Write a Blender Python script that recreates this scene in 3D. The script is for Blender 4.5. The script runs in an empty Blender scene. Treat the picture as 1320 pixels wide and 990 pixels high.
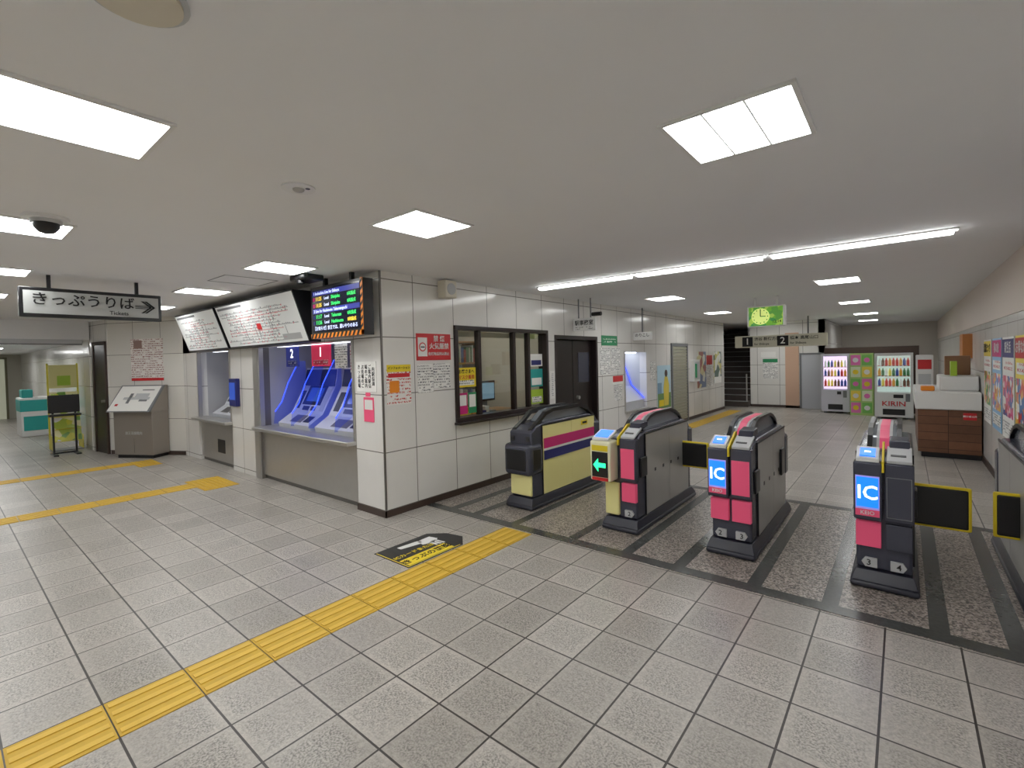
import bpy, math, random
from mathutils import Vector, Matrix
random.seed(3)
S=bpy.context.scene
XW=-4.14; YT=2.94; HC=2.55; XR=0.87
# ---------------------------------------------------------------- materials
def lin(c):
    return tuple(((v/255.0)/12.92 if v/255.0<=0.04045 else (((v/255.0)+0.055)/1.055)**2.4) for v in c)+(1,)
_m={}
def mat(name,c,rough=.5,metal=0,emit=0,spec=.5,noise=0,nscale=8):
    if name in _m: return _m[name]
    m=bpy.data.materials.new(name); m.use_nodes=True
    nt=m.node_tree; b=nt.nodes['Principled BSDF']
    col=lin(c)
    b.inputs['Base Color'].default_value=col
    b.inputs['Roughness'].default_value=rough; b.inputs['Metallic'].default_value=metal
    b.inputs['Specular IOR Level'].default_value=spec
    if emit:
        b.inputs['Emission Color'].default_value=col; b.inputs['Emission Strength'].default_value=emit
    if noise:
        tc=nt.nodes.new('ShaderNodeTexCoord'); n=nt.nodes.new('ShaderNodeTexNoise'); n.inputs['Scale'].default_value=nscale; n.inputs['Detail'].default_value=4
        nt.links.new(tc.outputs['Object'],n.inputs['Vector'])
        mx=nt.nodes.new('ShaderNodeMix'); mx.data_type='RGBA'
        mx.inputs['A'].default_value=tuple(v*(1-noise) for v in col[:3])+(1,); mx.inputs['B'].default_value=tuple(min(1,v*(1+noise)) for v in col[:3])+(1,)
        nt.links.new(n.outputs['Fac'],mx.inputs['Factor']); nt.links.new(mx.outputs['Result'],b.inputs['Base Color'])
    _m[name]=m; return m
class NB:
    def __init__(s,m): s.nt=m.node_tree
    def new(s,t,**k):
        n=s.nt.nodes.new(t)
        for a,v in k.items(): setattr(n,a,v)
        return n
    def link(s,a,b): s.nt.links.new(a,b)
    def math(s,op,a,b=None,clamp=False):
        n=s.nt.nodes.new('ShaderNodeMath'); n.operation=op; n.use_clamp=clamp
        for i,v in enumerate((a,b)):
            if v is None: continue
            if isinstance(v,(int,float)): n.inputs[i].default_value=v
            else: s.nt.links.new(v,n.inputs[i])
        return n.outputs[0]
    def mix(s,f,a,b):
        n=s.nt.nodes.new('ShaderNodeMix'); n.data_type='RGBA'
        for k,v in (('Factor',f),('A',a),('B',b)):
            if isinstance(v,(int,float,tuple)): n.inputs[k].default_value=v
            else: s.nt.links.new(v,n.inputs[k])
        return n.outputs['Result']
def axes_uv(nb,ax):
    tc=nb.new('ShaderNodeTexCoord'); sp=nb.new('ShaderNodeSeparateXYZ'); nb.link(tc.outputs['Object'],sp.inputs[0])
    return {'x':(sp.outputs[1],sp.outputs[2]),'y':(sp.outputs[0],sp.outputs[2]),'z':(sp.outputs[0],sp.outputs[1])}[ax]+(tc.outputs['Object'],)
def tilemat(name,ax,w,h,u0,v0,c1,c2,grout,mortar=.004,rough=.3,mott=.1,nscale=60,bump=0.2,big=0.0,worn=0):
    m=mat(name,(200,200,200),rough); nb=NB(m); b=nb.nt.nodes['Principled BSDF']
    u,v,obj=axes_uv(nb,ax)
    cb=nb.new('ShaderNodeCombineXYZ'); nb.link(nb.math('SUBTRACT',u,u0-100*w),cb.inputs[0]); nb.link(nb.math('SUBTRACT',v,v0-100*h),cb.inputs[1])
    br=nb.new('ShaderNodeTexBrick'); br.offset=0; br.squash=1
    nb.link(cb.outputs[0],br.inputs['Vector'])
    br.inputs['Scale'].default_value=1; br.inputs['Brick Width'].default_value=w; br.inputs['Row Height'].default_value=h
    br.inputs['Mortar Size'].default_value=mortar; br.inputs['Mortar Smooth'].default_value=.15; br.inputs['Bias'].default_value=0
    br.inputs['Color1'].default_value=lin(c1); br.inputs['Color2'].default_value=lin(c2); br.inputs['Mortar'].default_value=lin(grout)
    col=br.outputs['Color']
    if mott:
        n=nb.new('ShaderNodeTexNoise'); n.inputs['Scale'].default_value=nscale; n.inputs['Detail'].default_value=5; n.inputs['Roughness'].default_value=.7
        nb.link(obj,n.inputs['Vector'])
        n2=nb.new('ShaderNodeTexNoise'); n2.inputs['Scale'].default_value=2.2; n2.inputs['Detail'].default_value=4
        nb.link(obj,n2.inputs['Vector'])
        f=nb.math('ADD',nb.math('MULTIPLY',nb.math('SUBTRACT',n.outputs['Fac'],.5),mott*4),nb.math('MULTIPLY',nb.math('SUBTRACT',n2.outputs['Fac'],.5),big*4))
        if worn:
            def tri(s_,sz,o): return nb.math('ABSOLUTE',nb.math('SUBTRACT',nb.math('FRACT',nb.math('DIVIDE',nb.math('SUBTRACT',s_,o-100*sz),sz)),.5))
            e=nb.math('MAXIMUM',tri(u,w,u0),tri(v,h,v0))
            cen=nb.math('SUBTRACT',1.0,nb.math('MULTIPLY',e,2.0),True)
            cen=nb.math('MULTIPLY',cen,3.0,True)
            vo=nb.new('ShaderNodeTexNoise'); vo.inputs['Scale'].default_value=110; vo.inputs['Detail'].default_value=2; nb.link(obj,vo.inputs['Vector'])
            sp=nb.math('MULTIPLY',nb.math('SUBTRACT',vo.outputs['Fac'],.42),5.0,True)
            k=nb.math('MULTIPLY',nb.math('MULTIPLY',sp,cen),nb.math('MULTIPLY',nb.math('SUBTRACT',n2.outputs['Fac'],.25),3.0,True))
            f=nb.math('SUBTRACT',f,nb.math('MULTIPLY',k,worn))
        f=nb.math('ADD',f,1.0)
        vm=nb.new('ShaderNodeVectorMath',operation='SCALE'); nb.link(col,vm.inputs[0]); nb.link(f,vm.inputs['Scale']); col=vm.outputs[0]
    nb.link(col,b.inputs['Base Color'])
    if bump:
        bp=nb.new('ShaderNodeBump'); bp.inputs['Strength'].default_value=bump; bp.inputs['Distance'].default_value=.003
        nb.link(nb.math('SUBTRACT',1.0,br.outputs['Fac']),bp.inputs['Height']); nb.link(bp.outputs[0],b.inputs['Normal'])
    return m
def textmat(name,ax,bg,fg,row=.03,glyph=60,dens=.5,emit=0):
    if name in _m: return _m[name]
    m=mat(name,bg,.5); nb=NB(m); b=nb.nt.nodes['Principled BSDF']
    u,v,obj=axes_uv(nb,ax)
    r=nb.math('MULTIPLY',v,1/row); fr=nb.math('FRACT',r); fl=nb.math('FLOOR',r)
    rowm=nb.math('MULTIPLY',nb.math('GREATER_THAN',fr,.3),nb.math('LESS_THAN',fr,.85))
    cb=nb.new('ShaderNodeCombineXYZ'); nb.link(nb.math('MULTIPLY',u,glyph),cb.inputs[0]); nb.link(nb.math('MULTIPLY',fl,7.3),cb.inputs[1]); nb.link(nb.math('MULTIPLY',fr,2.5),cb.inputs[2])
    n=nb.new('ShaderNodeTexNoise'); n.inputs['Scale'].default_value=1.0; n.inputs['Detail'].default_value=1; nb.link(cb.outputs[0],n.inputs['Vector'])
    cb2=nb.new('ShaderNodeCombineXYZ'); nb.link(nb.math('MULTIPLY',u,glyph*.08),cb2.inputs[0]); nb.link(nb.math('MULTIPLY',fl,3.1),cb2.inputs[1])
    n2=nb.new('ShaderNodeTexNoise'); n2.inputs['Scale'].default_value=1.0; nb.link(cb2.outputs[0],n2.inputs['Vector'])
    g=nb.math('MULTIPLY',nb.math('GREATER_THAN',n.outputs['Fac'],1-dens),nb.math('GREATER_THAN',n2.outputs['Fac'],.42))
    f=nb.math('MULTIPLY',g,rowm)
    c=nb.mix(f,lin(bg),lin(fg)); nb.link(c,b.inputs['Base Color'])
    if emit: nb.link(c,b.inputs['Emission Color']); b.inputs['Emission Strength'].default_value=emit
    return m
def blobmat(name,cols,scale=6,emit=0,rough=.3):
    if name in _m: return _m[name]
    m=mat(name,(200,200,200),rough); nb=NB(m); b=nb.nt.nodes['Principled BSDF']
    tc=nb.new('ShaderNodeTexCoord'); v=nb.new('ShaderNodeTexVoronoi'); v.inputs['Scale'].default_value=scale; nb.link(tc.outputs['Object'],v.inputs['Vector'])
    sp=nb.new('ShaderNodeSeparateColor'); nb.link(v.outputs['Color'],sp.inputs[0])
    cr=nb.new('ShaderNodeValToRGB'); cr.color_ramp.interpolation='CONSTANT'; e=cr.color_ramp.elements
    while len(e)<len(cols): e.new(.5)
    for i,c in enumerate(cols): e[i].position=i/len(cols); e[i].color=lin(c)
    nb.link(sp.outputs[0],cr.inputs[0]); nb.link(cr.outputs[0],b.inputs['Base Color'])
    if emit: nb.link(cr.outputs[0],b.inputs['Emission Color']); b.inputs['Emission Strength'].default_value=emit
    return m
def glassmat(name,tint,fac,gl=None):
    m=bpy.data.materials.new(name); m.use_nodes=True; nt=m.node_tree; nt.nodes.clear()
    o=nt.nodes.new('ShaderNodeOutputMaterial'); t=nt.nodes.new('ShaderNodeBsdfTransparent'); g=nt.nodes.new('ShaderNodeBsdfGlossy'); g.inputs['Roughness'].default_value=.02
    t.inputs['Color'].default_value=tint+(1,)
    if gl: g=nt.nodes.new('ShaderNodeEmission'); g.inputs['Color'].default_value=gl+(1,); g.inputs['Strength'].default_value=.8
    mx=nt.nodes.new('ShaderNodeMixShader'); mx.inputs[0].default_value=fac; nt.links.new(t.outputs[0],mx.inputs[1]); nt.links.new(g.outputs[0],mx.inputs[2]); nt.links.new(mx.outputs[0],o.inputs[0])
    return m
GLASS=glassmat('glass_pane',(.9,.93,.92),.07); ACRYL=glassmat('blue_acrylic',(.8,.84,1),.08,(.05,.1,1))
FLOOR=tilemat('floor_tile','z',.32,.33,.23,3.44,(188,182,174),(167,161,153),(56,52,48),.0052,.34,.26,45,.25,.13,worn=.6)
GRAN=mat('granite_speckle',(150,142,134),.28)
def _gran():
    nb=NB(GRAN); b=nb.nt.nodes['Principled BSDF']; tc=nb.new('ShaderNodeTexCoord')
    v=nb.new('ShaderNodeTexVoronoi'); v.inputs['Scale'].default_value=95; nb.link(tc.outputs['Object'],v.inputs['Vector'])
    sp=nb.new('ShaderNodeSeparateColor'); nb.link(v.outputs['Color'],sp.inputs[0])
    cr=nb.new('ShaderNodeValToRGB'); cr.color_ramp.interpolation='CONSTANT'; e=cr.color_ramp.elements
    cs=[(70,66,62),(168,158,150),(140,130,120),(108,100,94),(190,182,174)]
    while len(e)<5: e.new(.5)
    for i,c in enumerate(cs): e[i].position=[0,.2,.48,.7,.86][i]; e[i].color=lin(c)
    nb.link(sp.outputs[0],cr.inputs[0]); nb.link(cr.outputs[0],b.inputs['Base Color'])
_gran()
DKSTONE=mat('dark_stone',(70,72,70),.22,noise=.3,nscale=40)
WALLX=tilemat('wall_panel_x','x',.6,.6,3.36,.07,(234,232,228),(230,228,224),(120,116,111),.005,.16,.02,3,.15)
WALLY=tilemat('wall_panel_y','y',.6,.6,-4.65,.07,(232,230,226),(228,226,222),(120,116,111),.005,.16,.02,3,.15)
CEIL=mat('ceiling_paint',(238,238,239),.75,noise=.02,nscale=2)
WHITE=mat('white_plastic',(232,232,230),.35); PAPER=mat('paper',(240,239,235),.6)
GREYL=mat('light_grey',(190,192,194),.4); GREY=mat('mid_grey',(120,122,125),.45)
BLACK=mat('black_plastic',(20,20,23),.32); CHAR=mat('charcoal',(72,74,88),.26,.25); SKIRT=mat('skirt_black',(42,43,55),.32)
STEEL=mat('brushed_steel',(186,184,180),.33,.7,noise=.05,nscale=12); STEELD=mat('steel_dark',(128,125,122),.36,.7,noise=.05)
PINK=mat('pink_panel',(236,84,124),.35,emit=.12); YEL=mat('yellow',(240,214,40),.45); CREAM=mat('pale_yellow',(242,234,160),.35)
NAVY=mat('navy',(30,36,110),.4); MAG=mat('magenta',(206,34,120),.4); RED=mat('red',(206,34,40),.45); GREEN=mat('green',(40,140,90),.4)
TACT=mat('tactile_yellow',(204,164,46),.55,noise=.18,nscale=14); TBAR=mat('tactile_bar',(220,180,64),.5,noise=.12,nscale=10); SALMON=mat('salmon_wall',(214,176,150),.4); TAN=mat('tan_wall',(218,204,192),.45)
FRAME=mat('window_frame_dark',(40,30,30),.3); DARKDOOR=mat('dark_door',(34,27,25),.3); BASE=mat('baseboard_brown',(66,52,46),.4)
LIGHT=mat('light_panel',(252,253,252),.5,emit=20); TUBE=mat('tube_light',(252,253,252),.5,emit=15); LOUV=mat('light_louvre',(226,230,228),.5,emit=.25)
BLUEG=mat('blue_glow',(40,70,255),.4,emit=2.6); SCRB=mat('screen_blue',(20,110,235),.3,emit=1.4); WTXT=mat('white_glow',(255,255,255),.4,emit=1.4)
ORANGE=mat('orange',(240,140,30),.45); TEAL=mat('teal',(40,165,160),.4); LIME=mat('lime_green',(170,205,60),.45)
BTXT=mat('black_ink',(15,15,18),.6); SILV=mat('machine_silver',(206,208,214),.3,.15)
# ---------------------------------------------------------------- mesh helpers
def link(ob): S.collection.objects.link(ob); return ob
def raw(name,vs,fs,mt,bevel=0,smooth=False):
    me=bpy.data.meshes.new(name); me.from_pydata(vs,[],fs); me.update()
    ob=bpy.data.objects.new(name,me); link(ob)
    for m_ in (mt if isinstance(mt,list) else [mt]): me.materials.append(m_)
    if smooth:
        for p in me.polygons: p.use_smooth=True
    if bevel:
        b=ob.modifiers.new('bevel','BEVEL'); b.width=bevel; b.segments=3; b.limit_method='ANGLE'
        for p in me.polygons: p.use_smooth=True
        me.set_sharp_from_angle(angle=.6)
    return ob
def boxvf(b):
    x0,x1,y0,y1,z0,z1=b
    return [(x0,y0,z0),(x1,y0,z0),(x1,y1,z0),(x0,y1,z0),(x0,y0,z1),(x1,y0,z1),(x1,y1,z1),(x0,y1,z1)],[(0,3,2,1),(4,5,6,7),(0,1,5,4),(1,2,6,5),(2,3,7,6),(3,0,4,7)]
def mbox(name,boxes,mt,bevel=0):
    vs=[];fs=[]
    for b in boxes:
        v,f=boxvf(b); o=len(vs); vs+=v; fs+=[tuple(i+o for i in q) for q in f]
    return raw(name,vs,fs,mt,bevel)
def prismvf(poly,ax,a0,a1):
    a=sum(poly[i][0]*poly[(i+1)%len(poly)][1]-poly[(i+1)%len(poly)][0]*poly[i][1] for i in range(len(poly)))
    if a<0: poly=poly[::-1]
    n=len(poly)
    def P(t,p): return {'x':(t,p[0],p[1]),'y':(p[0],t,p[1]),'z':(p[0],p[1],t)}[ax]
    vs=[P(a0,p) for p in poly]+[P(a1,p) for p in poly]
    fs=[tuple(range(n))[::-1],tuple(range(n,2*n))]+[(i,(i+1)%n,(i+1)%n+n,i+n) for i in range(n)]
    if ax=='y': fs=[f[::-1] for f in fs]
    return vs,fs
class G:
    def __init__(s,name,loc=(0,0,0),rz=0,local=False):
        s.e=bpy.data.objects.new(name,None); s.e.empty_display_size=.1; s.e.location=loc; s.e.rotation_euler=(0,0,rz); link(s.e)
        s.o=(0,0,0) if local else loc
    def _a(s,ob):
        o=s.o
        if any(o):
            for v in ob.data.vertices: v.co.x-=o[0]; v.co.y-=o[1]; v.co.z-=o[2]
        ob.parent=s.e; return ob
    def box(s,n,b,mt,bevel=0): v,f=boxvf(b); return s._a(raw(n,v,f,mt,bevel))
    def boxes(s,n,bs,mt,bevel=0): return s._a(mbox(n,bs,mt,bevel))
    def prism(s,n,poly,ax,a0,a1,mt,bevel=0): v,f=prismvf(poly,ax,a0,a1); return s._a(raw(n,v,f,mt,bevel))
    def prisms(s,n,lst,mt):
        vs=[];fs=[]
        for poly,ax,a0,a1 in lst:
            v,f=prismvf(poly,ax,a0,a1); o=len(vs); vs+=v; fs+=[tuple(i+o for i in q) for q in f]
        return s._a(raw(n,vs,fs,mt))
    def cyl(s,n,c,r,h,mt,ax='z',r2=None,seg=28,smooth=True):
        r2=r if r2 is None else r2; vs=[];
        for k,(rr,t) in enumerate(((r,0),(r2,h))):
            for i in range(seg):
                a=2*math.pi*i/seg; p=(rr*math.cos(a),rr*math.sin(a))
                d={'z':(p[0],p[1],t),'x':(t,p[0],p[1]),'y':(p[1],t,p[0])}[ax]; vs.append((c[0]+d[0],c[1]+d[1],c[2]+d[2]))
        fs=[tuple(range(seg))[::-1],tuple(range(seg,2*seg))]+[(i,(i+1)%seg,(i+1)%seg+seg,i+seg) for i in range(seg)]
        ob=raw(n,vs,fs,mt,0,smooth); 
        if smooth: ob.data.set_sharp_from_angle(angle=.7)
        return s._a(ob)
    def dome(s,n,c,r,mt,sz=1):
        vs=[];fs=[];N=20;M=6
        for j in range(M+1):
            a=j/M*math.pi/2
            for i in range(N):
                t=2*math.pi*i/N; vs.append((c[0]+r*math.cos(a)*math.cos(t),c[1]+r*math.cos(a)*math.sin(t),c[2]-sz*r*math.sin(a)))
        for j in range(M):
            for i in range(N): fs.append((j*N+i,(j+1)*N+i,(j+1)*N+(i+1)%N,j*N+(i+1)%N))
        return s._a(raw(n,vs,fs,mt,0,True))
    def tube(s,n,pts,r,mt,cyc=False):
        cu=bpy.data.curves.new(n,'CURVE'); cu.dimensions='3D'; cu.bevel_depth=r; cu.bevel_resolution=2; sp=cu.splines.new('POLY'); sp.points.add(len(pts)-1)
        for p,q in zip(sp.points,pts): p.co=(q[0],q[1],q[2],1)
        sp.use_cyclic_u=cyc
        ob=bpy.data.objects.new(n,cu); link(ob); dg=bpy.context.evaluated_depsgraph_get(); me=bpy.data.meshes.new_from_object(ob.evaluated_get(dg)); bpy.data.objects.remove(ob)
        o2=bpy.data.objects.new(n,me); link(o2); me.materials.clear(); me.materials.append(mt); return s._a(o2)
    def text(s,n,st,pos,size,face,mt,align='CENTER',sx=1,rot=0):
        cu=bpy.data.curves.new(n,'FONT'); cu.body=st; cu.size=size; cu.align_x=align; cu.align_y='CENTER'; cu.extrude=.0008; cu.offset=size*.012; cu.resolution_u=2
        ob=bpy.data.objects.new(n,cu); link(ob); dg=bpy.context.evaluated_depsgraph_get(); dg.update(); me=bpy.data.meshes.new_from_object(ob.evaluated_get(dg)); bpy.data.objects.remove(ob)
        R={'y-':Matrix.Rotation(math.pi/2,4,'X'),'x+':Matrix.Rotation(math.pi/2,4,'Z')@Matrix.Rotation(math.pi/2,4,'X'),
           'x-':Matrix.Rotation(-math.pi/2,4,'Z')@Matrix.Rotation(math.pi/2,4,'X'),'z+':Matrix.Rotation(rot,4,'Z')}[face] if isinstance(face,str) else face
        me.transform(Matrix.Translation(pos)@R@Matrix.Diagonal((sx,1,1,1)))
        me.materials.clear(); me.materials.append(mt)
        o2=bpy.data.objects.new(n,me); link(o2); return s._a(o2)
# ---------------------------------------------------------------- room shell
mbox('floor',[(-24,1.6,-3,21,-.1,0)],FLOOR)
mbox('ceiling',[(-12.4,1.6,-3,21,HC,HC+.1)],CEIL)
mbox('ceiling_corridor',[(-24,-12.4,-3,2.0,2.2,2.65)],CEIL)
t=.15
mbox('wall_office',[(XW-t,XW,YT,3.96,0,HC),(XW-t,XW,3.96,5.88,0,.87),(XW-t,XW,3.96,5.88,2.03,HC),(XW-t,XW,5.88,6.08,0,HC),(XW-t,XW,6.08,7.4,1.97,HC),
  (XW-t,XW,7.4,8.45,0,HC),(XW-t,XW,8.45,9.45,0,.55),(XW-t,XW,8.45,9.45,1.7,HC),(XW-t,XW,9.45,15.0,0,HC)],WALLX)
mbox('wall_ticket',[(-4.65,XW-t,YT,3.09,0,HC),(-10.2,-4.65,YT,3.09,1.86,HC),(-8.05,-7.05,YT,3.09,0,1.86),(-10.4,-9.5,YT,3.09,0,HC)],WALLY)
mbox('trim_corner',[(XW-.012,XW+.006,YT-.006,YT+.012,.08,HC)],STEELD)
mbox('wall_right',[(XR,XR+.15,-3,21,0,HC)],tilemat('wall_panel_r','x',.6,.6,.2,.07,(238,236,231),(234,232,227),(150,145,139),.004,.2,.02,3,.15))
mbox('trim_right_upper',[(XR-.012,XR,5.6,21,1.95,HC)],TAN)
mbox('wall_back',[(-24,1.6,-3.15,-3,0,HC)],WALLY)
mbox('wall_corridor',[(-24,-12.5,2.0,2.15,0,2.2)],WALLY)
mbox('wall_corridor_end',[(-24,-23.8,-3,2,0,2.2)],mat('corridor_end',(200,196,182),.5))
mbox('wall_far',[(-3.65,-1.72,16,16.15,0,HC),(-1.87,-1.72,16,21,0,HC)],WALLY)
mbox('wall_far_end',[(-6,1.6,20.9,21,0,HC)],mat('far_end_wall',(215,208,198),.5))
mbox('wall_stair_side',[(-5.75,-5.6,15,20.9,0,HC),(-5.75,XW-t,14.85,15.0,0,HC),(-3.65,-3.55,16.15,20.9,0,HC)],WALLX)
mbox('trim_salmon',[(-2.7,-2.35,15.985,16,0,2.2)],SALMON)
mbox('baseboard_office',[(XW,XW+.012,YT-.012,6.08,0,.07),(XW,XW+.012,7.4,15,0,.07),(-4.65,XW+.012,YT-.012,YT,0,.07)],BASE)
mbox('baseboard_right',[(XR-.015,XR,5.6,21,0,.09)],BASE)
mbox('baseboard_far',[(-3.65,-1.72,15.985,16,0,.07)],BASE)
D=G('wall_diagonal',(-11.66,2.12,0),math.radians(29.3),local=True)
D.box('panel',(0,1.72,0,.12,0,HC),tilemat('wall_panel_d','y',.6,.6,0,.07,(228,225,219),(224,221,215),(125,121,116),.0045,.2,.02,3,.15))
D.box('base',(0,1.66,-.012,0,0,.07),BASE)
dd=G('door_1',(-12.42,2.02,0),math.atan2(.1,.78),local=True)
dd.box('frame',(-.1,.8,0,.1,0,HC),WALLY); dd.boxes('leaf',[(.2,.72,-.02,0,0,2.08)],DARKDOOR,.005); dd.boxes('casing',[(.14,.2,-.035,0,0,2.14),(.72,.78,-.035,0,0,2.14),(.2,.72,-.035,0,2.08,2.14)],BASE); dd.cyl('knob',(.66,-.07,1.0),.025,.05,STEEL,'y')
GR=G('granite_gate_floor',(-1.5,4.7,0))
GR.box('granite',(XW+.02,XR-.02,3.46,5.9,0,.003),GRAN)
gx=[-3.2,-2.02,-1.07,-.11,.73]
st=[(XW+.02,XR-.02,3.46,3.57,.003,.005),(XW+.02,XR-.02,5.8,5.9,.003,.005),(XW+.3,XW+.4,3.57,5.8,.003,.005)]
for g in gx:
    for s_ in (-.26,.26):
        if g+s_<XR-.1: st.append((g+s_-.045,g+s_+.045,3.57,5.8,.003,.005))
GR.boxes('dark_strips',st,DKSTONE)
def tact(name,x0,x1,y0,y1,blk=.33):
    g=G(name,((x0+x1)/2,(y0+y1)/2,0)); bs=[];bars=[];y=y1;w=(x1-x0)/4
    while y>y0+.05:
        ya=max(y0,y-blk); bs.append((x0,x1,ya+.003,y-.003,0,.004))
        for i in range(4): bars.append((x0+w*(i+.28),x0+w*(i+.72),ya+.012,y-.012,.004,.008))
        y-=blk
    g.boxes('tile',bs,TACT,0); g.boxes('bars',bars,TBAR)
tact('tactile_paving',-2.96,-2.64,-2.6,3.44)
tact('tactile_paving',-7.62,-7.3,-2.6,2.2)
tact('tactile_paving',-10.25,-9.93,-2.6,2.1)
def dots(name,x0,x1,y0,y1):
    g=G(name,((x0+x1)/2,(y0+y1)/2,0)); g.box('tile',(x0,x1,y0,y1,0,.004),TACT); b=[]
    nx=int((x1-x0)/.055); ny=int((y1-y0)/.055)
    for i in range(nx):
        for j in range(ny):
            cx=x0+(i+.5)*(x1-x0)/nx; cy=y0+(j+.5)*(y1-y0)/ny; b.append((cx-.013,cx+.013,cy-.013,cy+.013,.004,.009))
    g.boxes('studs',b,TBAR)
dots('tactile_paving',-7.78,-7.0,2.2,2.62); dots('tactile_paving',-10.25,-9.62,2.1,2.42)
tact('tactile_paving',-3.9,-3.58,10.6,14.6)
fm=G('floor_sign_sticker',(-3.2,2.65,0)); RZ=math.pi/2
fm.prism('mat',[(-3.44,2.31),(-2.985,2.31),(-2.985,2.9),(-3.12,3.03),(-3.3,3.0),(-3.44,2.88)],'z',0,.004,BLACK)
fm.boxes('yellow_outline',[(-3.425,-2.995,2.318,2.326,.004,.0045),(-3.003,-2.995,2.326,2.88,.004,.0045)],YEL)
fm.prism('yellow_band',[(-3.14,2.34),(-3.01,2.34),(-3.01,2.82),(-3.14,2.82)],'z',.004,.0045,YEL)
fm.text('caption','きっぷの確認',(-3.075,2.58,.006),.085,'z+',BTXT,rot=RZ); fm.text('caption','ICカードまたは',(-3.2,2.545,.006),.06,'z+',YEL,rot=RZ)
fm.prism('hand_palm',[(-3.36,2.7),(-3.26,2.68),(-3.22,2.78),(-3.27,2.86),(-3.36,2.84)],'z',.004,.006,WHITE)
fm.prisms('hand_fingers',[([(-3.26,2.74+i*.032),(-3.16+i*.006,2.75+i*.036),(-3.16+i*.006,2.772+i*.036),(-3.26,2.765+i*.032)],'z',.004,.006) for i in range(3)]+[([(-3.38,2.5),(-3.33,2.5),(-3.29,2.7),(-3.36,2.72)],'z',.004,.006)],WHITE)
# ---------------------------------------------------------------- ceiling lights
def panel(x0,x1,y0,y1):
    g=G('ceiling_light_panel',((x0+x1)/2,(y0+y1)/2,HC)); z=HC
    g.box('diffuser',(x0,x1,y0,y1,z-.004,z),LIGHT)
    f=.018
    g.boxes('frame',[(x0-f,x1+f,y0-f,y0,z-.012,z),(x0-f,x1+f,y1,y1+f,z-.012,z),(x0-f,x0,y0,y1,z-.012,z),(x1,x1+f,y0,y1,z-.012,z)],WHITE)
    w=(x1-x0)/3
    g.boxes('louvre',[(x0+w*i-.004,x0+w*i+.004,y0,y1,z-.012,z-.004) for i in (1,2)],LOUV)
    L=[]
    for i in range(3):
        a=x0+w*i
        for (p,q) in (((a,y0),(a+w,y1)),((a+w,y0),(a,y1))):
            d=(q[0]-p[0],q[1]-p[1]); l=math.hypot(*d); n=(-d[1]/l*.0012,d[0]/l*.0012)
            L.append(([(p[0]+n[0],p[1]+n[1]),(p[0]-n[0],p[1]-n[1]),(q[0]-n[0],q[1]-n[1]),(q[0]+n[0],q[1]+n[1])],'z',z-.008,z-.004))
    g.prisms('lens_ribs',L,LOUV)
for x in (-.53,-2.56,-4.67,-6.75,-8.9): panel(x-.23,x+.23,1.94,2.42)
for x in (-2.42,-4.42,-6.5,-8.6,-10.7): panel(x-.22,x+.22,.1,.62)
for x in (-.53,-2.56,-4.67): panel(x-.23,x+.23,-1.9,-1.42)
for x in (-.67,-3.0): panel(x-.23,x+.23,7.4,7.9)
for y in (11.17,14.76): 
    panel(-.95,-.49,y-.24,y+.24)
    if y<14: panel(-3.43,-2.97,y-.24,y+.24)
panel(-1.05,-.6,17.8,18.3); panel(-3.2,-2.75,14.5,15.0)
def cpanel(x,y,z,w=.5,l=.5):
    g=G('ceiling_light_panel',(x,y,z)); g.box('diffuser',(x-w/2,x+w/2,y-l/2,y+l/2,z-.012,z),LIGHT); g.box('frame',(x-w/2-.02,x+w/2+.02,y-l/2-.02,y+l/2+.02,z-.008,z),WHITE)
cpanel(-14.5,1.0,2.2); cpanel(-17.5,.9,2.2); cpanel(-20.5,1,2.2)
sl=G('fluorescent_strip_light',(-1.7,5.15,HC))
for i in range(3):
    x0=-3.74+i*1.37; sl.box('housing_%d'%i,(x0+.01,x0+1.34,5.09,5.21,HC-.012,HC),WHITE); sl.box('tube_%d'%i,(x0+.03,x0+1.31,5.105,5.195,HC-.035,HC-.012),TUBE)
sp=G('ceiling_speaker',(-2.5,1.28,HC)); sp.cyl('rim',(-2.5,1.28,HC-.008),.085,.008,WHITE); sp.dome('cone',(-2.5,1.28,HC-.008),.03,STEEL,.6)
sp.cyl('hole',(-2.46,1.31,HC-.01),.012,.003,BLACK)
sp=G('ceiling_speaker',(-1.5,.36,HC)); sp.cyl('grille',(-1.5,.36,HC-.015),.1,.015,mat('speaker_beige',(214,206,188),.5)); sp.cyl('rim',(-1.5,.36,HC-.006),.115,.006,GREYL)
dc=G('dome_camera',(-4.08,.48,HC)); dc.cyl('base',(-4.08,.48,HC-.02),.11,.02,WHITE); dc.cyl('ring',(-4.08,.48,HC-.04),.075,.02,GREYL); dc.dome('lens',(-4.08,.48,HC-.04),.065,BLACK)
def hatch(x0,x1,y0,y1):
    w=.012; mbox('ceiling_access_panel',[(x0,x1,y0,y0+w,HC-.003,HC),(x0,x1,y1-w,y1,HC-.003,HC),(x0,x0+w,y0,y1,HC-.003,HC),(x1-w,x1,y0,y1,HC-.003,HC)],GREY)
hatch(-5.9,-5.4,1.95,2.5); hatch(-8.3,-7.7,.9,1.4)
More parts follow.
